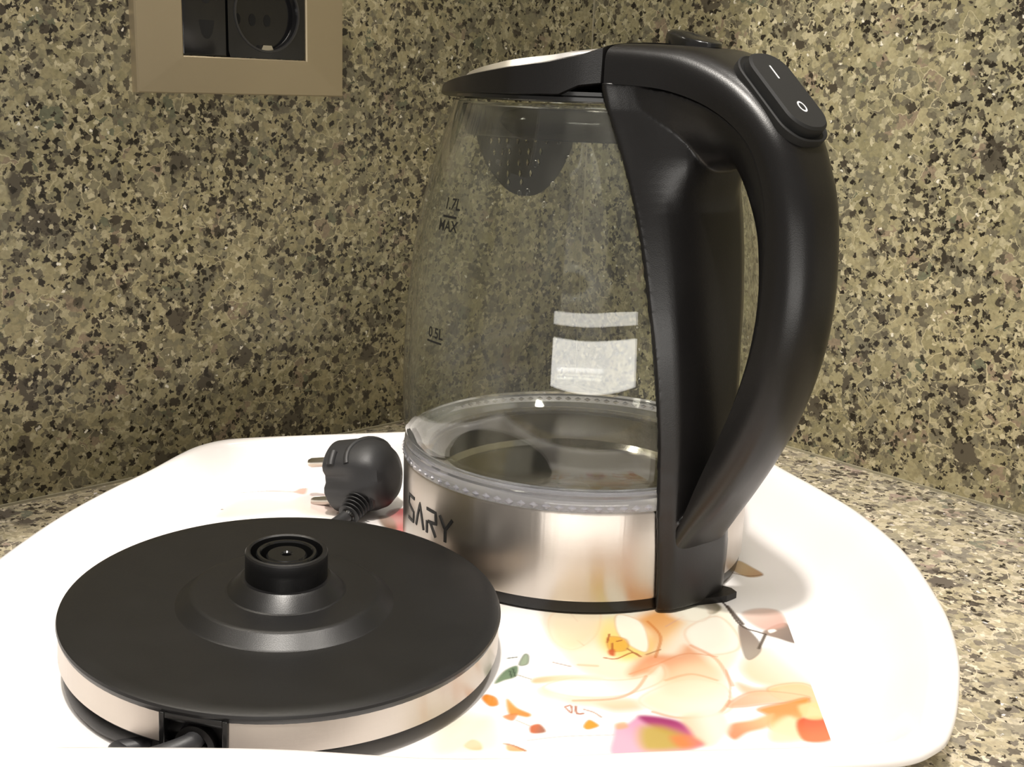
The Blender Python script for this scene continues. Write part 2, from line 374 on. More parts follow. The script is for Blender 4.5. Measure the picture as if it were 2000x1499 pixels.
tan = np.roll(O2, -3, 0)-np.roll(O2, 3, 0); nin = np.c_[-tan[:, 1], tan[:, 0]]; nin /= np.linalg.norm(nin, axis=1)[:, None]
# how broad the sloping wall is, by the way it faces
nx, ny = -nin[:, 0], -nin[:, 1]
DD = np.where(nx > 0, .040, .032)*nx**2+np.where(ny > 0, .022, .020)*ny**2
for _ in range(25): DD = (np.roll(DD, 1)+DD+np.roll(DD, -1))/3
for _ in range(12): nin = (np.roll(nin, 1, 0)+nin+np.roll(nin, -1, 0))/3
RIMZ = .0200
# the rim stands a little higher along the back
rz = RIMZ+.0012*np.clip((O2[:, 1]-.0)/.06, 0, 1)
XW = .0085*np.exp(-(((O2[:, 0]+.13)/.085)**4))*np.clip((-.15-O2[:, 1])/.04, 0, 1)
def tring(off, z, useD=0.0, ex_=0):
    d = off+DD*useD+XW*ex_; P = O2+nin*d[:, None]
    zz = z*rz/RIMZ if z > .004 else np.full(len(P), z)
    return [(a, b, c) for (a, b), c in zip(P, zz)]
prof = [(.0040, -.0034, 1.0), (.001, -.0034, .95), (.002, -.001, .8), (.0035, .0100, .25), (.0035, .0150, 0), (.0008, .0152, 0), (.0, .0162, 0), (.0, .0185, 0), (.0009, .0197, 0), (.0026, .0203, 0),
        (.0055, .0203, 0), (.0072, .0197, .01), (.0078, .0180, .06), (.0072, .0130, .22), (.0055, .0080, .42), (.0035, .0040, .62), (.0015, .0012, .82), (0, .0002, .96), (-.0005, 0, 1.06)]
rings = [tring(np.full(len(O2), a), z, u, 1 if i_ > 9 and u < .5 else 0) for i_, (a, z, u) in enumerate(prof)]
V, Fc = loft(rings, True, (True, True))
tray = thing('serving_tray', 'white melamine serving tray with printed roses carrying the kettle and its base', 'tray', (TC[0], TC[1], ZC))
def T(V, o=(TC[0], TC[1], ZC)): return [(v[0]-o[0], v[1]-o[1], v[2]-o[2]) for v in V]
tb = mesh('tray_body', T(V), Fc, M_TRAY, tray, 60)
# foot ring under the tray
fr = [tring(np.full(len(O2), a), z, 1.0) for a, z in ((.004, -.0033), (.004, ZC), (.007, ZC), (.007, -.0033))]
V, Fc = loft(fr+[fr[0]], True, (False, False)); weld(mesh('foot_ring', T(V), Fc, M_TRAY, tray, 30))

# ---- the printed picture: colours painted per vertex on a fine flat sheet
def pts_px(L): return np.array([floor_at(x, y)[:2] for x, y in L])
def sdist(P, poly):
    """signed distance, negative inside"""
    d = np.full(len(P), 1e9); ins = np.zeros(len(P), bool); n = len(poly)
    for i in range(n):
        a, b = poly[i], poly[(i+1) % n]; e = b-a; w_ = P-a
        t = np.clip((w_@e)/max(e@e, 1e-12), 0, 1); q_ = w_-t[:, None]*e; d = np.minimum(d, (q_**2).sum(1))
        c1 = (a[1] <= P[:, 1]) & (b[1] > P[:, 1]); c2 = (a[1] > P[:, 1]) & (b[1] <= P[:, 1]); cr = e[0]*w_[:, 1]-e[1]*w_[:, 0]
        ins ^= (c1 & (cr > 0)) | (c2 & (cr < 0))
    return np.where(ins, -1, 1)*np.sqrt(d)
PQ = np.array([(.0890, -.162), (.0880, -.03), (.0780, .098), (-.136, .0505), (-.170, .0375), (-.1745, .012), (-.178, -.10), (-.180, -.200), (-.08, -.200), (.02, -.183)])
H = .0005
gx = np.arange(-.182, .0905, H); gy = np.arange(-.204, .102, H)
# warp the grid's border onto the print outline by keeping only cells inside it
X, Y = np.meshgrid(gx, gy); G = np.c_[X.ravel(), Y.ravel()]
sd = sdist(G, PQ); keep = sd < 0
col = np.tile(np.array([.93, .91, .90]), (len(G), 1))
rng = np.random.RandomState(3)
def smooth(a, b, x): t = np.clip((x-a)/(b-a), 0, 1); return t*t*(3-2*t)
def lin(c): c = np.array(c)/255.; return np.where(c < .04045, c/12.92, ((c+.055)/1.055)**2.4)
def curve(L, per=6): return closed_spline(L, per)
def petal(px, c0, c1=None, grad=None, soft=.0012, alpha=1., line=None, lw=.0005, la=.6):
    """c0 -> c1 along grad (two photo points); soft edge; thin drawn outline"""
    global col
    poly = pts_px(curve(px)); lo, hi = poly.min(0)-.01, poly.max(0)+.01
    idx = np.where((G > lo).all(1) & (G < hi).all(1))[0]
    if not len(idx): return
    P = G[idx]; s_ = sdist(P, poly); a = smooth(soft, -soft, s_)*alpha
    A = np.tile(lin(c0), (len(P), 1))
    if c1 is not None:
        g = pts_px(grad); e = g[1]-g[0]; t = smooth(0, 1, ((P-g[0])@e)/(e@e))[:, None]; A = A*(1-t)+lin(c1)*t
    col[idx] = col[idx]*(1-a[:, None])+A*a[:, None]
    if line is not None:
        a = (smooth(lw*1.3, 0, np.abs(s_))*la*.6)[:, None]; col[idx] = col[idx]*(1-a)+lin(line)*a
def stroke(px, c, w_=.0006, a0=.8):
    L = [np.array(floor_at(*q)[:2]) for q in px]; L = spline(L, 6)
    P = G; lo = np.min(L, 0)-.004; hi = np.max(L, 0)+.004
    idx = np.where((G > lo).all(1) & (G < hi).all(1))[0]; P = G[idx]; d = np.full(len(P), 9.)
    for i in range(len(L)-1):
        a, b = L[i], L[i+1]; e = b-a; w2 = P-a; t = np.clip((w2@e)/(e@e), 0, 1); d = np.minimum(d, np.linalg.norm(w2-t[:, None]*e, axis=1))
    a = (smooth(w_, w_*.35, d)*a0)[:, None]; col[idx] = col[idx]*(1-a)+lin(c)*a
W_ = (252, 248, 242)
# big pale rose, right of centre
petal([(1060, 1180), (1180, 1150), (1330, 1160), (1430, 1200), (1440, 1280), (1380, 1330), (1250, 1340), (1120, 1300)], (253, 246, 232), (251, 236, 214), [(1300, 1150), (1200, 1340)], .004, .9)
petal([(1245, 1210), (1300, 1190), (1335, 1215), (1310, 1250), (1275, 1285), (1255, 1270), (1268, 1240)], (236, 178, 104), (250, 224, 184), [(1250, 1230), (1330, 1260)], .004, .85)
petal([(1165, 1215), (1215, 1205), (1262, 1240), (1262, 1280), (1215, 1290), (1175, 1262)], (250, 226, 130), (253, 242, 200), [(1200, 1260), (1150, 1190)], .004, .8)
petal([(1205, 1202), (1250, 1215), (1266, 1250), (1262, 1275), (1230, 1262), (1205, 1235)], (254, 248, 236), None, None, .0008, .95, (226, 170, 110), .0006, .5)
petal([(1188, 1246), (1222, 1250), (1224, 1270), (1192, 1272)], (240, 196, 90), None, None, .0012, .9, (190, 110, 60), .0006, .5)
petal([(1188, 1272), (1200, 1270), (1200, 1282), (1190, 1280)], (214, 110, 60), None, None, .0008, .9)
stroke([(1180, 1286), (1204, 1288), (1235, 1276), (1252, 1284)], (190, 120, 70), .0006); stroke([(1196, 1258), (1196, 1270)], (190, 110, 60)); stroke([(1225, 1268), (1250, 1284)], (180, 110, 70), .0006)
stroke([(1190, 1240), (1186, 1256)], (190, 110, 60), .0006); stroke([(1205, 1254), (1214, 1252)], (190, 110, 60), .0006)
petal([(1230, 1310), (1262, 1282), (1320, 1280), (1345, 1262), (1390, 1300), (1405, 1330), (1360, 1345), (1300, 1330), (1262, 1320), (1235, 1325)], (238, 176, 136), (250, 222, 194), [(1250, 1290), (1400, 1345)], .003, .9)
petal([(1340, 1230), (1400, 1205), (1440, 1240), (1440, 1270), (1390, 1280), (1350, 1262)], (254, 246, 236), None, None, .003, .9, (238, 198, 160), .0008, .5)
petal([(1120, 1325), (1200, 1330), (1260, 1322), (1290, 1300), (1298, 1325), (1265, 1345), (1200, 1362), (1120, 1362), (1060, 1345)], (254, 240, 224), (253, 246, 240), [(1280, 1310), (1100, 1350)], .003, .9, (232, 180, 140), .0007, .5)
petal([(1045, 1326), (1100, 1320), (1170, 1322), (1172, 1330), (1110, 1330), (1046, 1336)], (240, 196, 150), (252, 232, 214), [(1050, 1330), (1170, 1325)], .0012, .8)
petal([(1170, 1375), (1230, 1370), (1250, 1385), (1200, 1390)], (244, 206, 174), None, None, .003, .8)
petal([(1250, 1365), (1330, 1330), (1400, 1335), (1428, 1360), (1420, 1392), (1340, 1402), (1280, 1390)], (252, 234, 212), (254, 246, 230), [(1260, 1370), (1400, 1380)], .003, .9, (238, 200, 170), .0007, .4)
stroke([(1230, 1318), (1280, 1300), (1340, 1278), (1400, 1284)], (232, 170, 130), .0007, .5)
stroke([(1418, 1310), (1426, 1340), (1424, 1375)], (226, 190, 170), .0006, .6)
stroke([(1080, 1295), (1114, 1303)], (150, 120, 110), .0006, .6); stroke([(1130, 1300), (1166, 1302)], (240, 200, 170), .0012, .6)
stroke([(1290, 1270), (1262, 1280)], (150, 90, 60), .0006, .5)
stroke([(1128, 1252), (1140, 1262)], (200, 170, 160), .0005, .6); stroke([(1108, 1192), (1128, 1215)], (170, 160, 160), .0005, .6)
stroke([(1300, 1225), (1335, 1205)], (226, 190, 170), .0006, .6)
petal([(1075, 1205), (1130, 1180), (1170, 1190), (1165, 1240), (1120, 1270), (1080, 1250)], (254, 238, 214), (253, 228, 196), [(1080, 1200), (1165, 1260)], .004, .8, (240, 206, 170), .0007, .4)
petal([(1290, 1330), (1340, 1300), (1400, 1310), (1420, 1345), (1370, 1370), (1310, 1365)], (250, 218, 190), (253, 238, 220), [(1300, 1310), (1400, 1370)], .004, .7)
petal([(1060, 1345), (1120, 1362), (1230, 1368), (1235, 1380), (1130, 1378), (1060, 1360)], (250, 224, 200), None, None, .003, .8)
stroke([(1262, 1322), (1240, 1350), (1200, 1366), (1120, 1370)], (236, 180, 146), .0010, .6); stroke([(1350, 1262), (1400, 1290), (1430, 1340)], (236, 176, 140), .0012, .5)
stroke([(1300, 1330), (1350, 1318), (1400, 1330)], (236, 186, 150), .0010, .5); stroke([(1265, 1215), (1290, 1245), (1280, 1285)], (220, 150, 90), .0009, .6)
stroke([(1275, 1392), (1330, 1404), (1400, 1396), (1425, 1370)], (236, 180, 150), .0010, .6)
petal([(1440, 1335), (1475, 1345), (1520, 1345), (1500, 1358), (1455, 1356)], (247, 206, 176), None, None, .002, .8)
# second rose at the right
petal([(1450, 1300), (1480, 1265), (1550, 1270), (1600, 1310), (1606, 1340), (1540, 1345), (1480, 1335), (1455, 1320)], (250, 226, 200), (254, 248, 240), [(1450, 1310), (1560, 1290)], .003, .9)
petal([(1500, 1345), (1560, 1335), (1596, 1350), (1610, 1385), (1560, 1372), (1520, 1366)], (246, 214, 170), None, None, .002, .8, (220, 160, 120), .0006, .5)
petal([(1420, 1380), (1460, 1355), (1510, 1352), (1580, 1362), (1560, 1372), (1500, 1376), (1450, 1382)], (240, 190, 160), (250, 220, 190), [(1420, 1380), (1560, 1360)], .0015, .85, (210, 150, 120), .0006, .5)
petal([(1481, 1386), (1540, 1372), (1580, 1366), (1570, 1405), (1556, 1438), (1505, 1425), (1500, 1400)], (236, 170, 100), (252, 224, 176), [(1500, 1390), (1540, 1440)], .0015, .9, (200, 120, 70), .0005, .4)
petal([(1418, 1430), (1430, 1415), (1470, 1408), (1510, 1395), (1500, 1420), (1460, 1432), (1435, 1446)], (238, 164, 124), (248, 204, 160), [(1420, 1430), (1500, 1400)], .0012, .9)
petal([(1505, 1425), (1540, 1400), (1570, 1420), (1575, 1445), (1510, 1450)], (253, 236, 206), None, None, .002, .9)
petal([(1558, 1408), (1616, 1404), (1626, 1445), (1570, 1448)], (230, 120, 88), (238, 150, 110), [(1560, 1400), (1600, 1445)], .0010, .95)
petal([(1560, 1380), (1600, 1375), (1612, 1403), (1575, 1405)], (250, 226, 180), None, None, .0012, .9)
petal([(1330, 1402), (1400, 1390), (1425, 1420), (1400, 1455), (1360, 1455), (1335, 1425)], (252, 240, 228), (250, 216, 190), [(1400, 1420), (1335, 1420)], .002, .9)
# purple petal at the front
petal([(1205, 1418), (1225, 1415), (1252, 1400), (1300, 1405), (1330, 1414), (1350, 1440), (1372, 1458), (1300, 1475), (1200, 1478), (1198, 1440)], (226, 170, 200), (240, 196, 214), [(1280, 1400), (1210, 1450)], .0012, .95)
petal([(1248, 1400), (1300, 1404), (1335, 1416), (1352, 1440), (1310, 1436), (1270, 1420)], (176, 76, 130), (214, 130, 160), [(1300, 1405), (1300, 1440)], .0018, .9)
petal([(1250, 1425), (1290, 1420), (1340, 1440), (1345, 1462), (1260, 1466)], (206, 190, 100), None, None, .003, .85)
petal([(1310, 1440), (1350, 1438), (1374, 1456), (1330, 1462)], (236, 150, 110), None, None, .002, .7)
petal([(1202, 1416), (1220, 1412), (1226, 1422), (1206, 1426)], (244, 190, 150), None, None, .001, .8)
# leaves and stems at the right of the kettle
petal([(1340, 1178), (1380, 1172), (1408, 1186), (1400, 1198), (1384, 1200), (1376, 1185)], (150, 143, 128), (176, 170, 150), [(1380, 1176), (1396, 1200)], .0007, .95)
petal([(1443, 1225), (1455, 1226), (1482, 1255), (1484, 1275), (1462, 1290), (1450, 1268)], (168, 154, 146), (190, 180, 170), [(1450, 1230), (1475, 1285)], .0006, .95, (120, 110, 104), .0005, .6)
petal([(1490, 1236), (1535, 1218), (1556, 1256), (1520, 1248)], (182, 164, 154), (160, 146, 140), [(1500, 1236), (1550, 1250)], .0007, .95)
petal([(1450, 1200), (1480, 1190), (1520, 1195), (1535, 1222), (1500, 1232), (1470, 1220)], (246, 220, 208), (236, 196, 184), [(1460, 1200), (1520, 1225)], .0015, .8)
stroke([(1378, 1158), (1412, 1178), (1446, 1222), (1482, 1236), (1495, 1240)], (104, 92, 90), .0007, .9); stroke([(1495, 1240), (1482, 1268)], (120, 108, 100), .0009, .9)
stroke([(1420, 1185), (1450, 1220)], (110, 98, 94), .0012, .9)
petal([(1500, 1232), (1512, 1230), (1516, 1234), (1504, 1238)], (250, 246, 240), None, None, .0004, 1)
petal([(1428, 1112), (1440, 1096), (1470, 1110), (1490, 1124), (1460, 1128)], (214, 186, 130), (206, 160, 110), [(1440, 1110), (1490, 1125)], .0008, .8)
stroke([(1430, 1120), (1460, 1126), (1488, 1124)], (150, 120, 90), .0006, .6)
petal([(1300, 1172), (1350, 1170), (1390, 1190), (1370, 1215), (1310, 1205)], (254, 246, 234), None, None, .003, .8, (232, 214, 196), .0006, .4)
# green sprig and orange buds in the middle
petal([(966, 1336), (985, 1312), (1010, 1302), (1008, 1322), (985, 1330)], (132, 156, 128), (150, 170, 140), [(1005, 1305), (970, 1335)], .0006, .95)
petal([(1014, 1300), (1024, 1280), (1032, 1282), (1030, 1298)], (170, 184, 160), None, None, .0005, .9, (90, 105, 90), .0005, .8)
stroke([(992, 1287), (1010, 1285)], (110, 120, 110), .0005); stroke([(1012, 1320), (1037, 1328)], (170, 165, 150), .0005, .7)
stroke([(1002, 1308), (1006, 1322)], (90, 105, 90), .0005); stroke([(996, 1312), (999, 1324)], (90, 105, 90), .0005)
petal([(942, 1366), (950, 1358), (968, 1364), (972, 1378), (956, 1380)], (240, 166, 74), None, None, .0006, .97, (222, 140, 60), .0004, .5)
petal([(990, 1367), (1010, 1384), (1036, 1396), (1030, 1402), (1008, 1398), (994, 1396)], (242, 184, 110), (236, 164, 84), [(990, 1370), (1030, 1400)], .0008, .95)
petal([(984, 1400), (1008, 1396), (1002, 1408), (990, 1406)], (226, 160, 104), None, None, .0006, .9, (180, 110, 70), .0004, .5)
petal([(1036, 1420), (1054, 1416), (1066, 1430), (1050, 1434), (1036, 1432)], (214, 130, 90), (180, 130, 110), [(1040, 1425), (1064, 1430)], .0006, .95)
petal([(906, 1458), (922, 1446), (938, 1452), (941, 1465), (920, 1466)], (240, 160, 74), None, None, .0006, .97)
petal([(1140, 1420), (1150, 1408), (1164, 1414), (1168, 1420), (1148, 1426)], (240, 176, 62), None, None, .0006, .95, (200, 140, 60), .0004, .5)
petal([(990, 1456), (1010, 1460), (1028, 1468), (994, 1468)], (244, 190, 140), None, None, .0006, .9)
stroke([(1008, 1408), (1036, 1420)], (214, 190, 180), .0006, .6); stroke([(985, 1454), (1004, 1458), (1026, 1468)], (180, 120, 80), .0006, .7)
stroke([(1103, 1382), (1116, 1394), (1115, 1380), (1103, 1382)], (180, 100, 60), .0006, .8); stroke([(1124, 1381), (1127, 1395), (1139, 1395)], (180, 100, 60), .0007, .8)
stroke([(1140, 1387), (1160, 1393), (1174, 1402)], (190, 150, 130), .0006, .7)
stroke([(1030, 1448), (1100, 1440), (1200, 1437)], (226, 212, 214), .0006, .7)
petal([(850, 1430), (880, 1400), (960, 1400), (980, 1440), (960, 1470), (850, 1475)], (254, 242, 222), None, None, .006, .7)
# pink flowers at the back left and behind the plug
petal([(420, 1008), (470, 975), (540, 975), (580, 990), (520, 1005), (450, 1012)], (253, 232, 218), None, None, .006, .7)
petal([(560, 985), (600, 966), (650, 972), (700, 985), (690, 1005), (600, 1005)], (252, 222, 222), (253, 236, 226), [(650, 975), (600, 1005)], .005, .8)
petal([(575, 962), (592, 953), (600, 956), (594, 966)], (240, 170, 150), None, None, .0012, .9)
petal([(625, 972), (650, 966), (672, 970), (650, 978)], (242, 180, 196), None, None, .004, .8)
stroke([(460, 963), (520, 960), (575, 962)], (228, 170, 160), .0014, .7)
stroke([(411, 1003), (420, 995), (434, 996)], (110, 90, 84), .0008, .8)
petal([(760, 1000), (800, 998), (812, 1050), (790, 1060), (755, 1030)], (200, 84, 88), (238, 160, 156), [(790, 1000), (780, 1045)], .0012, .95)
petal([(740, 1010), (765, 1012), (775, 1035), (750, 1030)], (150, 130, 110), None, None, .0012, .9)
# soft pastel blush elsewhere (hidden parts of the print)
for _ in range(26):
    cx_, cy_ = rng.uniform(-.16, .08), rng.uniform(-.18, .06); r_ = rng.uniform(.008, .02)
    vis = (cx_ > -.03 and cy_ < -.05)
    if vis: continue
    d = np.hypot(G[:, 0]-cx_, G[:, 1]-cy_); a = (smooth(r_, 0, d)*.35)[:, None]
    col = col*(1-a)+lin((250, 216+rng.randint(20), 196+rng.randint(30)))*a
xw = np.clip(col/.93, .001, 1.02); ink = smooth(.015, .16, 1-xw.min(1))[:, None]
col = .93*xw**1.35*(1-.22*ink)
ids = -np.ones(len(G), int); nyy, nxx = X.shape; K = keep.reshape(nyy, nxx)
cell = K[:-1, :-1] & K[1:, :-1] & K[:-1, 1:] & K[1:, 1:]
jj, ii = np.where(cell); a0 = jj*nxx+ii; quads = np.c_[a0, a0+1, a0+nxx+1, a0+nxx]
used = np.unique(quads); ids[used] = np.arange(len(used)); quads = ids[quads]
me = bpy.data.meshes.new('printed_roses'); me.vertices.add(len(used))
VV = np.c_[G[used]-TC, np.full(len(used), .00012-ZC)]
me.vertices.foreach_set('co', VV.ravel().astype(np.float32)); me.loops.add(quads.size); me.polygons.add(len(quads))
me.polygons.foreach_set('loop_start', np.arange(0, quads.size, 4, dtype=np.int32)); me.loops.foreach_set('vertex_index', quads.ravel().astype(np.int32))
me.update(calc_edges=True); me.validate()
ca = me.color_attributes.new('print', 'FLOAT_COLOR', 'POINT')
ca.data.foreach_set('color', np.c_[np.clip(col[used], 0, 1), np.ones(len(used))].ravel().astype(np.float32))
q = NT('printed_melamine'); at_ = q.n('ShaderNodeAttribute'); at_.attribute_name = 'print'; q.l(at_.outputs['Color'], q.b.inputs['Base Color'])
q.b.inputs['Roughness'].default_value = .25; q.b.inputs['Coat Weight'].default_value = .2
me.materials.append(q.m); o = bpy.data.objects.new('rose_print', me); C.objects.link(o); o.parent = tray
o['label'] = 'pale orange and pink watercolour roses printed on the tray floor'

# ------------------------------------------------------------------ power base with cord and plug
BC = Vector((-.1013, -.1234, .0219)); nb = Vector((.0303, -.0119, 1)).normalized()
e1 = Vector((0, 1, 0)).cross(nb).normalized(); e2 = nb.cross(e1)
BM = Matrix(((e1.x, e2.x, nb.x, BC.x), (e1.y, e2.y, nb.y, BC.y), (e1.z, e2.z, nb.z, BC.z), (0, 0, 0, 1)))
base = thing('power_base', 'round black power base with steel edge, cord and plug, lying in front of the kettle', 'power base', (BC.x, BC.y, 0))
base_loc = Vector(base.location); BT = Matrix.Translation(-base_loc) @ BM
RB = .0777
V, Fc = lathe([(.0, -.006), (RB-.002, -.006), (RB-.0002, -.0024), (RB+.0001, -.0012), (RB-.0002, -.0003), (RB-.0010, 0), (RB-.006, -.0001), (.0388, -.0003), (.0380, .0001), (.0340, .0036), (.0332, .0040), (.0320, .0041), (.0215, .0041), (.0208, .0044), (.0170, .0084), (.0160, .0092), (.0150, .0093)], n=128, M=BT, caps=(True, True))
mesh('top_disc', V, Fc, M_MATT, base, 22)
# connector hub: hub wall, two standing rings, centre post
for nm, pr in (('hub', [(.0146, .0070), (.0146, .0186), (.0142, .0192), (.0134, .0194), (.0127, .0190), (.0126, .0100), (.0146, .0070)]),
               ('contact_ring', [(.0108, .010), (.0108, .0180), (.0104, .0186), (.0095, .0186), (.0091, .0180), (.0091, .010), (.0108, .010)])):
    V, Fc = lathe(pr, n=80, M=BT); weld(mesh(nm, V, Fc, M_BLK2 if nm != 'hub' else M_MATT, base, 30))
V, Fc = lathe([(.0127, .0095), (.0, .0095)], n=64, M=BT); weld(mesh('hub_floor', V, Fc, M_HOLE, base, 30))
V, Fc = lathe([(.0072, .0096), (.0072, .0170), (.0066, .0177), (.0022, .0177), (.0016, .0172), (.0014, .0120), (0, .0120)], n=64, M=BT); weld(mesh('centre_post', V, Fc, M_BLK2, base, 30))
# steel edge band, open at the cord exit
ex = math.atan2(-.0775, .0005-.0085); gap = .137
a0, a1 = ex+gap, ex+2*math.pi-gap; NB = 150; rings = []
for k in range(NB+1):
    t = a0+(a1-a0)*k/NB; c, s_ = math.cos(t), math.sin(t)
    rings.append([tuple(BT @ Vector((c*r_, s_*r_, z_))) for r_, z_ in ((RB-.0006, -.0026), (RB-.0002, -.0128), (RB-.0014, -.0134), (RB-.0025, -.0128), (RB-.0028, -.0026))])
V, Fc = loft(rings, True, (True, True)); mesh('steel_band', V, Fc, M_STEEL, base, 30, 'brushed steel edge band')
V, Fc = lathe([(0, -.0055), (.0705, -.0055), (.0700, -.0150), (.0690, -.0183), (0, -.0183)], n=96, M=BT); weld(mesh('underside', V, Fc, M_BLK, base, 30))
# low ring below the band, as the dark edge under the steel
V, Fc = lathe([(.0762, -.0126), (.0765, -.0140), (.0730, -.0150), (.0700, -.0150), (.0700, -.0126)], n=128, M=BT); weld(mesh('lower_rim', V, Fc, M_BLK, base, 30))
for k in range(3):
    t = ex+1.3+k*2.094; c, s_ = math.cos(t), math.sin(t)
    V, Fc = lathe([(0, -.0182), (.006, -.0182), (.006, -.0192), (0, -.0192)], n=24, M=BT @ Matrix.Translation((c*.058, s_*.058, 0)))
    weld(mesh('rubber_foot', V, Fc, M_RUB, base, 30))
# cord exit: recessed box with a round collar
def B(r_, t_, z_): return tuple(BT @ Vector((math.cos(ex)*r_-math.sin(ex)*t_, math.sin(ex)*r_+math.cos(ex)*t_, z_)))
box('cord_outlet', .060, .0735, -.0108, .0108, -.0135, -.0024, B, M_BLK, base, .0004)
for sgn in (-1, 1): box('outlet_cheek', .0730, .0778, sgn*.0092, sgn*.0109, -.0136, -.0022, B, M_BLK2, base, .0004)
box('outlet_lintel', .0730, .0776, -.0092, .0092, -.0042, -.0022, B, M_BLK2, base, .0004)
rings = []
for k in range(33):
    t = math.pi*(k/32); y_, z_ = math.cos(t), math.sin(t)
    rings.append([B(r_, q_*y_, -.0135+q_*1.15*z_) for r_, q_ in ((.0735, .0045), (.0768, .0045), (.0768, .0066), (.0735, .0066))])
V, Fc = loft(rings, True, (True, True)); mesh('outlet_collar', V, Fc, M_BLK, base, 40)
bl = lambda P: [tuple(Vector(p)-base_loc) for p in P]
ce = BM @ Vector((math.cos(ex)*.072, math.sin(ex)*.072, -.0108))
# cord: out of the front, tucked round beneath the left rim, then out at the back to the plug
cp = [tuple(ce), tuple(BM @ Vector((math.cos(ex)*.0785-.001, math.sin(ex)*.0785, -.0108))), (-.1195, -.2055, .0082), (-.1265, -.2035, .0050), (-.1350, -.1965, .0031)]
for k in range(10):
    t = math.radians(248-14.5*k); cp.append((BC.x+.0735*math.cos(t), BC.y+.0735*math.sin(t), .0031))
cp += [(-.1340, -.0480, .0031), (-.1210, -.0330, .0031), (-.1140, -.0170, .0034), (-.1075, -.0045, .0050), (-.1040, .0020, .0068)]
V, Fc = tube(bl(spline(cp, 8)), .0030, 14); mesh('power_cord', V, Fc, M_RUB, base, 40, 'black round power cord')
# plug: drum lying on its side, pins to the left
pc = Vector((-.1020, .0240, .0182)); ax = Vector((-.92, .30, -.20)).normalized()
upv = Vector((.22, .12, 1)); upv = (upv-ax*upv.dot(ax)).normalized(); sd_ = ax.cross(upv)
def PL(a, b, c): return tuple(pc+ax*a+sd_*b+upv*c-base_loc)
rings = []
for a_, r_ in ((.0125, .0150), (.0130, .0166), (.0120, .0176), (.0020, .0179), (-.0010, .0178), (-.0060, .0174), (-.0110, .0160), (-.0150, .0125), (-.0165, .0075), (-.0168, .002)):
    ring = []
    for k in range(48):
        t = 2*math.pi*k/48; rad = r_
        if a_ > -.012:      # side notches of the round plug
            d_ = min(abs(t-0.0), abs(t-math.pi), abs(t-2*math.pi))
            rad = r_-.0032*(1-smooth(.20, .30, np.array(d_)))*(1 if a_ > 0 else .5)
            if .62 < t < .95 and a_ > .009: rad = r_-.002
        ring.append(PL(a_, rad*math.cos(t), rad*math.sin(t)))
    rings.append(ring)
V, Fc = loft(rings); plug = mesh('plug', V, Fc, M_RUB, base, 40, 'black round two-pin mains plug')
for sg in (1, -1):
    off = upv*(.0095*sg-.0022)
    P = [pc+off+ax*.011-base_loc, pc+off+ax*.024-base_loc, pc+off+ax*.0285-base_loc, pc+off+ax*.0300-base_loc, pc+off+ax*.0305-base_loc]
    V, Fc = tube(P, [.0024, .0024, .0024, .0019, .0008], 16); mesh('pin', V, Fc, M_PIN, plug, 40, 'pale metal round pin')
# grip ridge over the plug's body
pr = []
for k in range(17):
    t = math.radians(20+k*8.5); pr.append(Vector(PL(-.0040-.004*math.sin(t*2), .0172*math.cos(t), .0172*math.sin(t))))
V, Fc = tube(pr, .0016, 10); mesh('grip_ridge', V, Fc, M_RUB, plug, 40)
V, Fc = tube([PL(.0075, .0176*math.cos(t), .0176*math.sin(t)) for t in np.linspace(2.35, 2.75, 5)], .0021, 10); mesh('earth_clip', V, Fc, M_RUB, plug, 40)
# tapered neck and ribbed strain relief running to the cord
n0 = pc+Vector((.004, -.006, -.0035)); n1 = Vector((-.1040, .0020, .0068)); n1v = n1
dirn = (n1-n0)
V, Fc = tube([n0+dirn*t-base_loc for t in (0, .3, .5)], [.0105, .0092, .0074], 20); mesh('plug_neck', V, Fc, M_RUB, plug, 40)
V, Fc = tube([n0+dirn*t-base_loc for t in (.4, .8, 1.0, 1.15)], [.0048, .0042, .0038, .0033], 16); mesh('strain_relief', V, Fc, M_BLK2, plug, 40)
for k in range(6):
    t = .52+k*.105; V, Fc = tube([n0+dirn*(t+d_)-base_loc for d_ in (-.022, -.012, .012, .022)], [.0042, .0068-.0003*k, .0068-.0003*k, .0042], 18)
    mesh('relief_rib', V, Fc, M_RUB, plug, 40)

# ------------------------------------------------------------------ kettle
ket = thing('kettle', 'glass and steel electric kettle with black handle standing at the back of the tray', 'kettle', (0, 0, 0))
AZ = math.radians(41); hv = np.array([math.sin(AZ), -math.cos(AZ), 0]); sv = np.array([-math.cos(AZ), -math.sin(AZ), 0])
def KK(r_, g_, z_): p = hv*r_+sv*g_; return (p[0], p[1], z_)        # r towards the handle, g towards the near side
R = .0775
def ring3(prof, name, mat, n=144, sub=ket, ang=30, label=None): V, Fc = lathe(list(prof)+[prof[0]], n=n); return weld(mesh(name, V, Fc, mat, sub, ang, label))
V, Fc = lathe([(0, .0004), (.070, .0004), (.0705, 0), (.0745, 0), (.0762, .0012), (.0768, .0035), (.0768, .0065), (0, .0065)], n=144)
weld(mesh('foot', V, Fc, M_BLK, ket, 30, 'black plastic foot'))
ring3([(.0755, .0064), (.0772, .0062), (R, .0070), (R, .0425), (.0770, .0436), (.0755, .0436)], 'steel_band', M_STEEL, label='brushed steel band round the bottom')
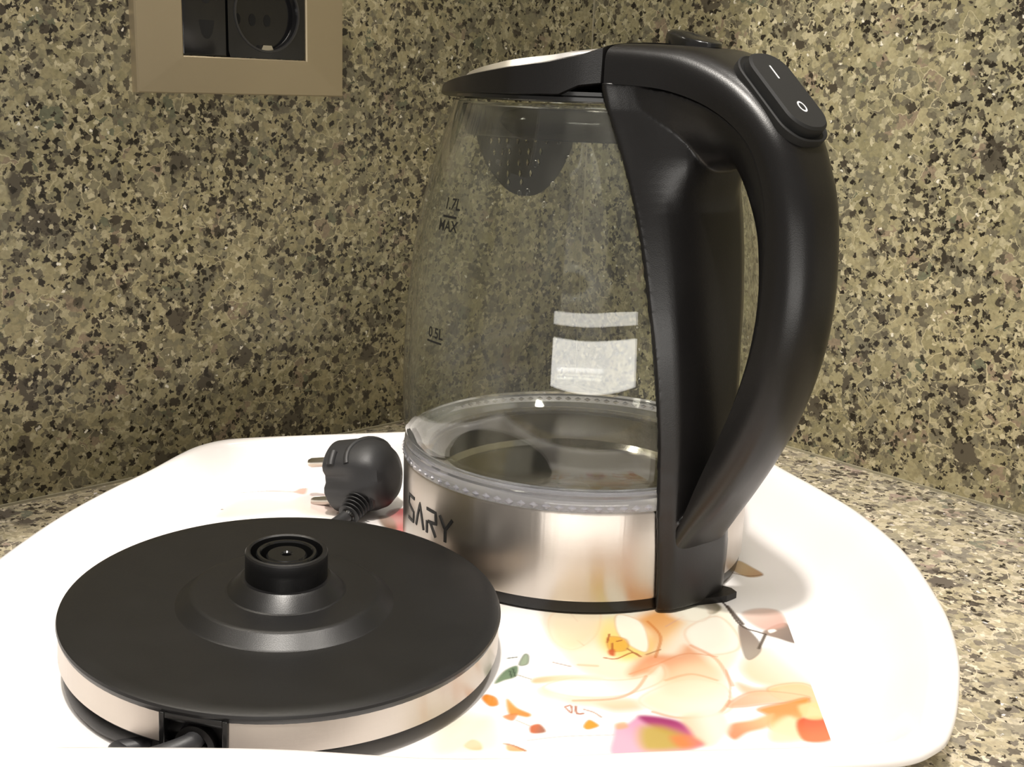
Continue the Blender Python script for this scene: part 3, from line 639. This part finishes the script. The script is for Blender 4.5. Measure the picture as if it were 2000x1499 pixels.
# heating plate inside
V, Fc = lathe([(0, .0265), (.030, .0267), (.057, .0268), (.0620, .0275), (.0642, .0300), (.0648, .0430), (.0690, .0440), (.0750, .0436), (.0750, .0230), (0, .0230)], n=128)
weld(mesh('heating_plate', V, Fc, M_DISH, ket, 30, 'grey steel heating plate seen through the glass'))
V, Fc = lathe([(0, .0276), (.006, .0276), (.0075, .0272), (.0078, .0266), (0, .0266)], n=40); weld(mesh('plate_boss', V, Fc, M_DISH, ket, 30))
# clear ring between steel and glass
ring3([(.0755, .0437), (R, .0438), (R+.0002, .0465), (R, .0480), (.0768, .0492), (.0772, .0505), (.0764, .0518), (.0740, .0524), (.0710, .0500), (.0665, .0462), (.0665, .0442)], 'clear_ring', M_CLR, label='clear plastic ring with beaded edge')
bv = []; bf = []
for k in range(96):
    t = 2*math.pi*k/96; r1 = .07765; dt = .024
    b0 = len(bv)
    for (da, dz, dr) in ((-dt, 0, 0), (0, -.0013, 0), (dt, 0, 0), (0, .0013, 0), (0, 0, .0008)):
        bv.append(((r1+dr)*math.cos(t+da), (r1+dr)*math.sin(t+da), .0457+dz))
    bf += [(b0, b0+1, b0+4), (b0+1, b0+2, b0+4), (b0+2, b0+3, b0+4), (b0+3, b0, b0+4), (b0+3, b0+2, b0+1, b0)]
o = mesh('bead_row', bv, bf, M_CLR, ket, 0); o['kind'] = 'stuff'
# glass jug with a broad pouring lip on the side away from the handle
GP = [(.0480, .0705), (.0500, .0740), (.0530, .0765), (.0570, .0778), (.0701, .0784), (.091, .0780), (.1142, .0768), (.1336, .0746), (.1500, .0720), (.1643, .0688), (.1760, .0652), (.1850, .0618), (.1920, .0592), (.1975, .0580)]
gz = np.array([a for a, b in GP]); gr = np.array([b for a, b in GP])
def Rg(z): return float(np.interp(z, gz, gr))
zs_ = np.concatenate([[.048, .049, .050, .0515, .053, .055, .057], np.linspace(.062, .1975, 34)])
grs = np.interp(zs_, gz, gr)
for _ in range(3): grs[3:-1] = (grs[2:-2]+grs[3:-1]+grs[4:])/3
SPA = math.atan2(-hv[1], -hv[0])
NG = 160
def spout(z, t):
    d = (t-SPA+math.pi) % (2*math.pi)-math.pi
    return .017*smooth(.155, .200, np.array(z))**1.3*math.exp(-(d/.50)**2)
outer = [[((r_+spout(z, 2*math.pi*k/NG))*math.cos(2*math.pi*k/NG), (r_+spout(z, 2*math.pi*k/NG))*math.sin(2*math.pi*k/NG), z) for k in range(NG)] for z, r_ in zip(zs_, grs)]
TK = .0022
inner = [[((r_-TK+spout(z, 2*math.pi*k/NG))*math.cos(2*math.pi*k/NG), (r_-TK+spout(z, 2*math.pi*k/NG))*math.sin(2*math.pi*k/NG), z) for k in range(NG)] for z, r_ in zip(zs_[::-1], grs[::-1])]
V, Fc = loft(outer+inner+[outer[0]], True, (False, False)); weld(mesh('glass_jug', V, Fc, M_GLASS, ket, 50, 'tapered clear glass jug'))
# clear collar inside the mouth
ring3([(.0515, .1845), (.0535, .1840), (.0552, .1960), (.0520, .1965)], 'mouth_collar', glassm('grey_clear_plastic', (.80, .80, .78), .05, 1.45))
ring3([(.040, .1985), (.0560, .1985), (.0575, .1992), (.0575, .2006), (.0550, .2012), (.0550, .2026), (.0400, .2030)], 'rim_collar', M_BLK2)
# strainer flap hanging inside the spout: two panes meeting at a fold, with cut holes
def strainer():
    outl = [(.0265, .1892), (.0235, .1830), (.0195, .1740), (.0140, .1655), (.0060, .1580), (-.0020, .1545), (-.0110, .1545), (-.0190, .1590), (-.0255, .1670), (-.0300, .1760), (-.0312, .1840), (-.0302, .1892)]
    bm = bmesh.new(); ed = []
    def loop(pts):
        vs = [bm.verts.new((a, b, 0)) for a, b in pts]
        for i in range(len(vs)): ed.append(bm.edges.new((vs[i], vs[(i+1) % len(vs)])))
    loop([tuple(p) for p in closed_spline(outl, 3)])
    rows = [(.1845, [.0205, .0165, .0125, .0085, .0045, -.0010, -.0060, -.0110, -.0160, -.0210, -.0260]), (.1795, [.0150, .0105, .0060, .0000, -.0050, -.0100, -.0160, -.0220]), (.1745, [.0130, .0085, .0045, -.0015, -.0065, -.0130]), (.1695, [.0155, .0095, .0050, -.0010, -.0060, -.0120]), (.1645, [.0105, .0050, -.0020, -.0080]), (.1605, [.0045, -.0030])]
    for z, xs in rows:
        for x in xs: loop([(x+.0010*math.cos(t*math.pi/3), z+.0017*math.sin(t*math.pi/3)) for t in range(6)])
    bmesh.ops.triangle_fill(bm, edges=ed, use_beauty=True, use_dissolve=False)
    fs = [f for f in bm.faces]
    ext = bmesh.ops.extrude_face_region(bm, geom=fs)
    for v in [g for g in ext['geom'] if isinstance(g, bmesh.types.BMVert)]: v.co.z += .0010
    for v in bm.verts:
        g_, z_, t_ = v.co
        v.co = KK(-.0520+.10*max(0, -g_-.0035)+t_, g_, z_)
    bmesh.ops.recalc_face_normals(bm, faces=bm.faces)
    me = bpy.data.meshes.new('strainer'); bm.to_mesh(me); bm.free(); me.materials.append(M_SMK)
    o = bpy.data.objects.new('strainer', me); C.objects.link(o); o.parent = ket; o['label'] = 'smoky plastic spout strainer with small slots'
strainer()
M_GLINT = glassm('glint_clear', (1, 1, 1), 0, 1.33)  # small clear drops added to imitate lamp glints in the jug
for g_, z_, r_ in ((-.0095, .1690, .0013), (-.0275, .1712, .0012), (-.0195, .1592, .0012), (-.0055, .1560, .0013), (-.0010, .1556, .0010), (-.0150, .1500, .0012), (-.0150, .1865, .0011), (-.0290, .1868, .0010), (-.0250, .1925, .0012), (-.0200, .1935, .0010), (-.0110, .1930, .0011), (.0060, .1770, .0009), (.0120, .1700, .0009), (-.0220, .1790, .0009)):
    ph = [(r_*math.cos(a_), r_*math.sin(a_)*1.3) for a_ in np.linspace(-math.pi/2, math.pi/2, 9)]
    V, Fc = lathe(ph, n=12); rr_ = -.0500+.10*max(0, -g_-.0035)
    V = [tuple(np.array(KK(rr_, g_, z_))+np.array(v)) for v in V]
    weld(mesh('glint_drop', V, Fc, M_GLINT, ket, 60), 1e-5)

# lid
LO = [(.0455, .0365), (.040, .0425), (.030, .050), (.020, .0552), (.010, .058), (-.010, .0585), (-.030, .053), (-.050, .043), (-.070, .030), (-.085, .018), (-.0915, .008), (-.0925, 0)]
def zt(r_): return np.interp(r_, [-.0925, -.085, -.07, -.05, -.03, -.01, .01, .03, .040, .0455], [.1985, .1995, .2010, .2028, .2048, .2068, .2095, .2124, .2152, .2180])
def zb_(r_): return np.interp(r_, [-.0925, -.05, 0, .034, .040, .0455], [.1978, .2000, .2006, .2010, .2045, .2056])
def sym(L, per=5):
    half = [tuple(p) for p in spline([(a, b) for a, b in L], per)]
    return half+[(a, -b) for a, b in half[::-1][1:]]
def dome(L, name, mat, zoff, s_list, bottom=True, crown=.0042, label=None, wall=None):
    O_ = sym(L); cxm = -.012; rings = []
    if bottom:
        rings.append([KK(cxm+(a-cxm)*.9, b*.9, zb_(a)-.0004) for a, b in O_])
        rings.append([KK(cxm+(a-cxm)*.985, b*.985, zb_(a)) for a, b in O_])
        rings.append([KK(a, b, zb_(a)+.0006) for a, b in O_])
        for f in (.35, .7): rings.append([KK(a, b*(1-.01*f), zb_(a)+.0006+(zt(a)-zb_(a)-.0006)*f) for a, b in O_])
    if wall: rings.append([KK(a, b, float(zt(a))-.0004) for a, b in O_])
    for s_ in s_list:
        rings.append([KK(cxm+(a-cxm)*s_ if a < .03 else a, b*s_, float(zt(cxm+(a-cxm)*s_ if a < .03 else a))+crown*math.sqrt(max(0, 1-s_**2.2))*float(np.interp(a, [-.0925, -.05, .03, .0455], [.25, .8, 1, .9]))+zoff+(wall(a) if wall else 0)) for a, b in O_])
    V, Fc = loft(rings, True, (bottom, False)); n = len(O_); b0 = (len(rings)-1)*n
    for i in range(n//2):    # close across the axis
        a, b, c, d = b0+i, b0+i+1, b0+n-2-i, b0+n-1-i
        if b < c: Fc.append((a, b, c, d))
    return mesh(name, V, Fc, mat, ket, 40, label)
dome(LO, 'lid', M_BLK, 0, [.992, .97, .93, .87, .78, .6, .4, .2, .02], label='black hinged lid with broad spout cover')
SO = [(.0425, .0375), (.037, .0425), (.028, .0490), (.018, .0540), (.008, .0562), (-.010, .0560), (-.030, .0470), (-.045, .038), (-.056, .026), (-.062, .012), (-.063, 0)]
dome(SO, 'lid_plate', M_PLATE, .0002, [.965, .95, .96, .92, .85, .7, .5, .3, .02], bottom=False, crown=.0040, wall=lambda a: float(np.interp(a, [-.06, -.03, -.01, .01, .03, .038, .042], [.0006, .0012, .0018, .0024, .0022, .0012, .0004])), label='polished steel plate on top of the lid')

# column behind the glass, hugging its side
near = [(.0015, .0183), (.007, .0186), (.0257, .0195), (.0435, .0210), (.0600, .0222), (.0756, .0236), (.098, .0258), (.1254, .0287), (.148, .0303), (.1600, .0312), (.174, .0322), (.185, .0330), (.194, .0338), (.2047, .0360)]
nz = [a for a, b in near]; nw = [b for a, b in near]
def hug(z): return R-.0002 if z < .044 else (float(np.interp(z, [.044, .053, .057], [.0775, .0776, .0779])) if z < .057 else float(np.interp(z, zs_, grs)))
rings = []
for z in np.concatenate([[.0015, .003], np.linspace(.008, .16, 30), np.linspace(.164, .2064, 14)]):
    Wn = float(np.interp(z, nz, nw))+.0005; Wf = Wn if z > .17 else max(.0165, Wn-.011*smooth(.02, .06, np.array(z)))
    if z > .17: Wf = Wn-.011*(1-smooth(.165, .195, np.array(z)))
    Rz = hug(z); bulge = .0085*float(smooth(.158, .184, np.array(z)))
    ring = []
    NS = 28
    for k in range(NS+1):               # outer face, near side to far side
        e = 1-2*k/NS; g_ = e*(Wn if e > 0 else Wf)
        mid = float(smooth(1.0, .70, np.array(abs(e)))); th = .0028+.0016*mid+bulge*float(smooth(1.0, .45, np.array(abs(e))))
        if abs(e) > .999: th = .0026
        rr_ = math.sqrt(max(Rz**2-g_**2, 1e-9)); ring.append(KK(rr_+th, g_, z))
    for k in range(NS, -1, -1):         # inner face against the glass
        e = 1-2*k/NS; g_ = e*(Wn if e > 0 else Wf); rr_ = math.sqrt(max((Rz+.0002)**2-g_**2, 1e-9)); ring.append(KK(rr_, g_, z))
    rings.append(ring)
colV, colF = loft(rings)
V, Fc = prism([(.074, -.0180), (.0805, -.0205), (.0845, -.0195), (.0850, -.013), (.079, .004), (.074, .006)], lambda a, b, t: KK(a, b, t), .0002, .0030)
mesh('foot_tab', V, Fc, M_BLK, ket, 0)

ST = [  # seam point, outer point, half width at the seam, exponent
 ((.0466, .2058), (.0466, .2208), .0360, 7), ((.0570, .2056), (.0580, .2207), .0305, 5.5), ((.0683, .2042), (.0720, .2190), .0245, 4.2), ((.0815, .2000), (.0880, .2122), .0195, 3.4),
 ((.0935, .1935), (.1015, .2030), .0170, 3.0), ((.1025, .1855), (.1125, .1918), .0160, 2.8), ((.1075, .1760), (.1190, .1800), .0155, 2.7), ((.1105, .1660), (.1237, .1685), .0152, 2.6),
 ((.1122, .1550), (.1261, .1550), .0150, 2.6), ((.1130, .1400), (.1273, .1394), .0150, 2.6), ((.1125, .1250), (.1268, .1235), .0150, 2.6), ((.1095, .1100), (.1240, .1075), .0150, 2.6),
 ((.1040, .0940), (.1185, .0895), .0150, 2.6), ((.0972, .0770), (.1100, .0710), .0150, 2.6), ((.0893, .0585), (.0985, .0520), .0150, 2.8), ((.0825, .0410), (.0880, .0370), .0150, 3), ((.0775, .0290), (.0812, .0270), .0148, 3)]
def interp_st(L, per):
    A = [np.array([*a, *b, c, d], float) for a, b, c, d in L]; return spline(A, per)
def arc_section(Sx, Sz, Ox, Oz, w_, n_, wI=None, m=26):
    out = []
    for k in range(m+1):
        t = math.pi*k/m; c, s_ = math.cos(t), math.sin(t)
        u = abs(s_)**(2/n_); v = math.copysign(abs(c)**(2/n_), c)
        ww = w_ if wI is None else w_+(wI-w_)*u
        out.append(KK(Sx+(Ox-Sx)*u, ww*v, Sz+(Oz-Sz)*u))
    return out
V, Fc = loft([arc_section(*a) for a in interp_st(ST, 6)]); mesh('grip_shell', V, Fc, M_BLK, ket, 40, 'black outer shell of the handle')
IN = [((.0540, .2051), (.0620, .1880), .0305, .0250, 4), ((.0610, .2047), (.0685, .1765), .0272, .0195, 3.2), ((.0683, .2038), (.0735, .1755), .0237, .0165, 2.8), ((.0815, .1996), (.0808, .1768), .0188, .0138, 2.8), ((.0935, .1931), (.0885, .1768), .0164, .0132, 2.8),
      ((.1023, .1853), (.0940, .1705), .0155, .0130, 3), ((.1073, .1759), (.0990, .1615), .0150, .0130, 3), ((.1103, .1659), (.1025, .1535), .0147, .013, 3), ((.1120, .1550), (.1045, .1450), .0146, .013, 3),
      ((.1128, .1400), (.1061, .1340), .0146, .013, 3), ((.1123, .1250), (.1058, .1220), .0146, .013, 3), ((.1093, .1100), (.1040, .1080), .0146, .013, 3), ((.1038, .0940), (.0998, .0900), .0146, .013, 3),
      ((.0970, .0770), (.0950, .0725), .0146, .013, 3), ((.0891, .0585), (.0877, .0550), .0146, .0132, 3), ((.0823, .0410), (.0805, .0400), .0146, .0135, 3), ((.0775, .0290), (.0760, .0300), .0144, .0135, 3)]
A = spline([np.array([*a, *b, c, d, e], float) for a, b, c, d, e in IN], 6)
V, Fc = loft([arc_section(x[0], x[1], x[2], x[3], x[4], x[6], x[5]) for x in A])
nV = len(colV); tmp = mesh('handle_frame', colV+V, colF+[tuple(i+nV for i in f) for f in Fc], M_BLK, ket, 0)
md = tmp.modifiers.new('r', 'REMESH'); md.mode = 'VOXEL'; md.voxel_size = .00055; md.use_smooth_shade = True
md = tmp.modifiers.new('s', 'SMOOTH'); md.factor = .5; md.iterations = 12
bpy.context.view_layer.update(); me2 = bpy.data.meshes.new_from_object(tmp.evaluated_get(bpy.context.evaluated_depsgraph_get()))
tmp.modifiers.clear(); tmp.data = me2; me2.name = 'handle_frame'; me2.materials.clear(); me2.materials.append(M_BLK)
tmp['label'] = 'black handle frame with the column that clasps the jug'
# rocker switch on the shoulder of the handle
u_ = np.array([.1120-.0880, .1905-.2115]); ln = np.linalg.norm(u_); u_ /= ln; n_ = np.array([-u_[1], u_[0]])
if n_[1] < 0: n_ = -n_
mid_ = np.array([.1010, .2030])
def SWF(a, b, t): return KK(mid_[0]+u_[0]*a+n_[0]*t, b, mid_[1]+u_[1]*a+n_[1]*t)
def stad(L, Wd, rad, m=8):
    out = []
    for cx_, cy_, t0 in ((L-rad, Wd-rad, 0), (-L+rad, Wd-rad, 90), (-L+rad, -Wd+rad, 180), (L-rad, -Wd+rad, 270)):
        for k in range(m+1): t = math.radians(t0+90*k/m); out.append((cx_+rad*math.cos(t), cy_+rad*math.sin(t)))
    return out
sz = lambda a: .0006
rings = [[SWF(a, b, -.006) for a, b in stad(.0215, .0118, .0098)], [SWF(a, b, .0002) for a, b in stad(.0215, .0118, .0098)], [SWF(a, b, .0006) for a, b in stad(.0210, .0113, .0096)], [SWF(a, b, .0000) for a, b in stad(.0200, .0104, .0090)]]
V, Fc = loft(rings); mesh('switch_surround', V, Fc, M_SW, ket, 40)
rings = [[SWF(a, b, .0000) for a, b in stad(.0192, .0098, .0085)], [SWF(a, b, .0030+sz(a)*.6) for a, b in stad(.0192, .0098, .0085)], [SWF(a, b, .0038+sz(a)*.6) for a, b in stad(.0184, .0090, .0080)]]
V, Fc = loft(rings, True, (True, True)); sw = mesh('switch', V, Fc, M_SW, ket, 40, 'black rocker switch with white I and O marks')
top_t = lambda a: .0038+sz(a)*.6+.0001
def flat(poly, name, mat, f, par, dz=.00015): V, Fc = prism(poly, f, 0, dz); return mesh(name, V, Fc, mat, par, 0)
flat([(-.0120, .0012), (-.0055, .0012), (-.0055, .0006), (-.0120, .0006)], 'on_mark', M_WINK, lambda a, b, t: SWF(a, b, .00416+t), sw)
rings = []
for k in range(25):
    t = 2*math.pi*k/24; rings.append([SWF(.0085+.0026*math.cos(t)*q_, .0018*math.sin(t)*q_, .0040+dz) for q_, dz in ((1, 0), (1, .0003), (.72, .0003), (.72, 0))])
V, Fc = loft(rings, True, (False, False)); mesh('off_mark', V, Fc, M_WINK, sw, 0)
# lid-release button on the crown of the handle
rings = []
for s_, h_ in ((1.0, -.001), (1.0, .0030), (.96, .0042), (.80, .0050), (.4, .0054), (.02, .0055)):
    rings.append([KK(.0520+.0125*s_*math.cos(t), -.004+.0088*s_*math.sin(t), .2208+1.35*h_*(.62-.38*math.cos(t)*min(1, s_+.15))) for t in np.linspace(0, 2*math.pi, 40, endpoint=False)])
V, Fc = loft(rings); mesh('lid_release_button', V, Fc, M_BLK2, ket, 40, 'glossy black lid release button')

# lettering and fill marks laid on the curved surfaces
def on_cyl(az0, z0, rad):
    def f(x, y, t):
        z = z0+y; r_ = (rad(z) if callable(rad) else rad)+t; a = az0+x/r_
        return (r_*math.sin(a), -r_*math.cos(a), z)
    return f
def strokes(segs, w_, f, name, mat, par, label=None):
    V = []; Fc = []
    for seg in segs:
        L = [Vector((*p, 0)) for p in seg]
        # subdivide so the strokes follow the curve
        P = []
        for i in range(len(L)-1):
            m = max(1, int((L[i+1]-L[i]).length/.0015))
            for k in range(m): P.append(L[i].lerp(L[i+1], k/m))
        P.append(L[-1]); rows = []
        for i, p in enumerate(P):
            t = (P[min(i+1, len(P)-1)]-P[max(i-1, 0)]).normalized(); nn = Vector((-t.y, t.x, 0))
            rows.append([p+nn*w_/2, p-nn*w_/2])
        b0 = len(V)
        for r_ in rows:
            for tt in (.00005, .00022):
                for q_ in r_: V.append(f(q_.x, q_.y, tt))
        for i in range(len(rows)-1):
            a = b0+4*i; b = a+4
            Fc += [(a+2, a+3, b+3, b+2), (a, b, b+1, a+1), (a, a+2, b+2, b), (a+1, b+1, b+3, a+3)]
    return mesh(name, V, Fc, mat, par, 0, label)
LH = .0108; LW = .0083
f = on_cyl(math.radians(-66.5), .0200, R)
def L_(ox, seg): return [[(ox+x*LW, y*LH) for x, y in s] for s in seg]
txt = L_(0, [[(.95, 1), (.12, 1), (.05, .62), (.85, .42), (.82, 0), (0, 0)]])
txt += L_(.0100, [[(0, 0), (.45, 1), (.90, 0)]])
txt += L_(.0196, [[(.05, 1), (.85, 1), (.92, .55), (.20, .50)], [(.42, .48), (.90, 0)], [(.08, .50), (.08, 0)]])
txt += L_(.0296, [[(0, 1), (.45, .48), (.95, 1)], [(.45, .50), (.45, 0)]])
strokes(txt, .0014, f, 'lettering', M_INK, ket, 'black letters SARY on the steel band')

def text_mesh(body, size, f, name, mat, par):
    cu = bpy.data.curves.new('t', 'FONT'); cu.body = body; cu.size = size; cu.align_x = 'CENTER'; cu.align_y = 'CENTER'; cu.resolution_u = 3; cu.offset = .00012
    o = bpy.data.objects.new('t', cu); C.objects.link(o); bpy.context.view_layer.update()
    me = bpy.data.meshes.new_from_object(o.evaluated_get(bpy.context.evaluated_depsgraph_get()))
    bpy.data.objects.remove(o); bpy.data.curves.remove(cu)
    for v in me.vertices: v.co = f(v.co.x, v.co.y, .00015)
    me.materials.clear(); me.materials.append(mat); me.name = name
    o = bpy.data.objects.new(name, me); C.objects.link(o); o.parent = par; return o
Rf = lambda z: float(np.interp(z, zs_, grs))
f = on_cyl(math.radians(-49.4), .1530, Rf); mk = M_INK
text_mesh('1.7L', .0062, on_cyl(math.radians(-49), .1578, Rf), 'fill_mark', mk, ket)
text_mesh('MAX', .0060, on_cyl(math.radians(-49.6), .1492, Rf), 'fill_mark', mk, ket)
strokes([[(-.0045, 0), (.0045, 0)]], .0009, f, 'fill_line', mk, ket)
text_mesh('0.5L', .0060, on_cyl(math.radians(-49), .1065, Rf), 'fill_mark', mk, ket)
strokes([[(-.0050, 0), (.0050, 0)]], .0008, on_cyl(math.radians(-49.5), .1030, Rf), 'fill_line', mk, ket)
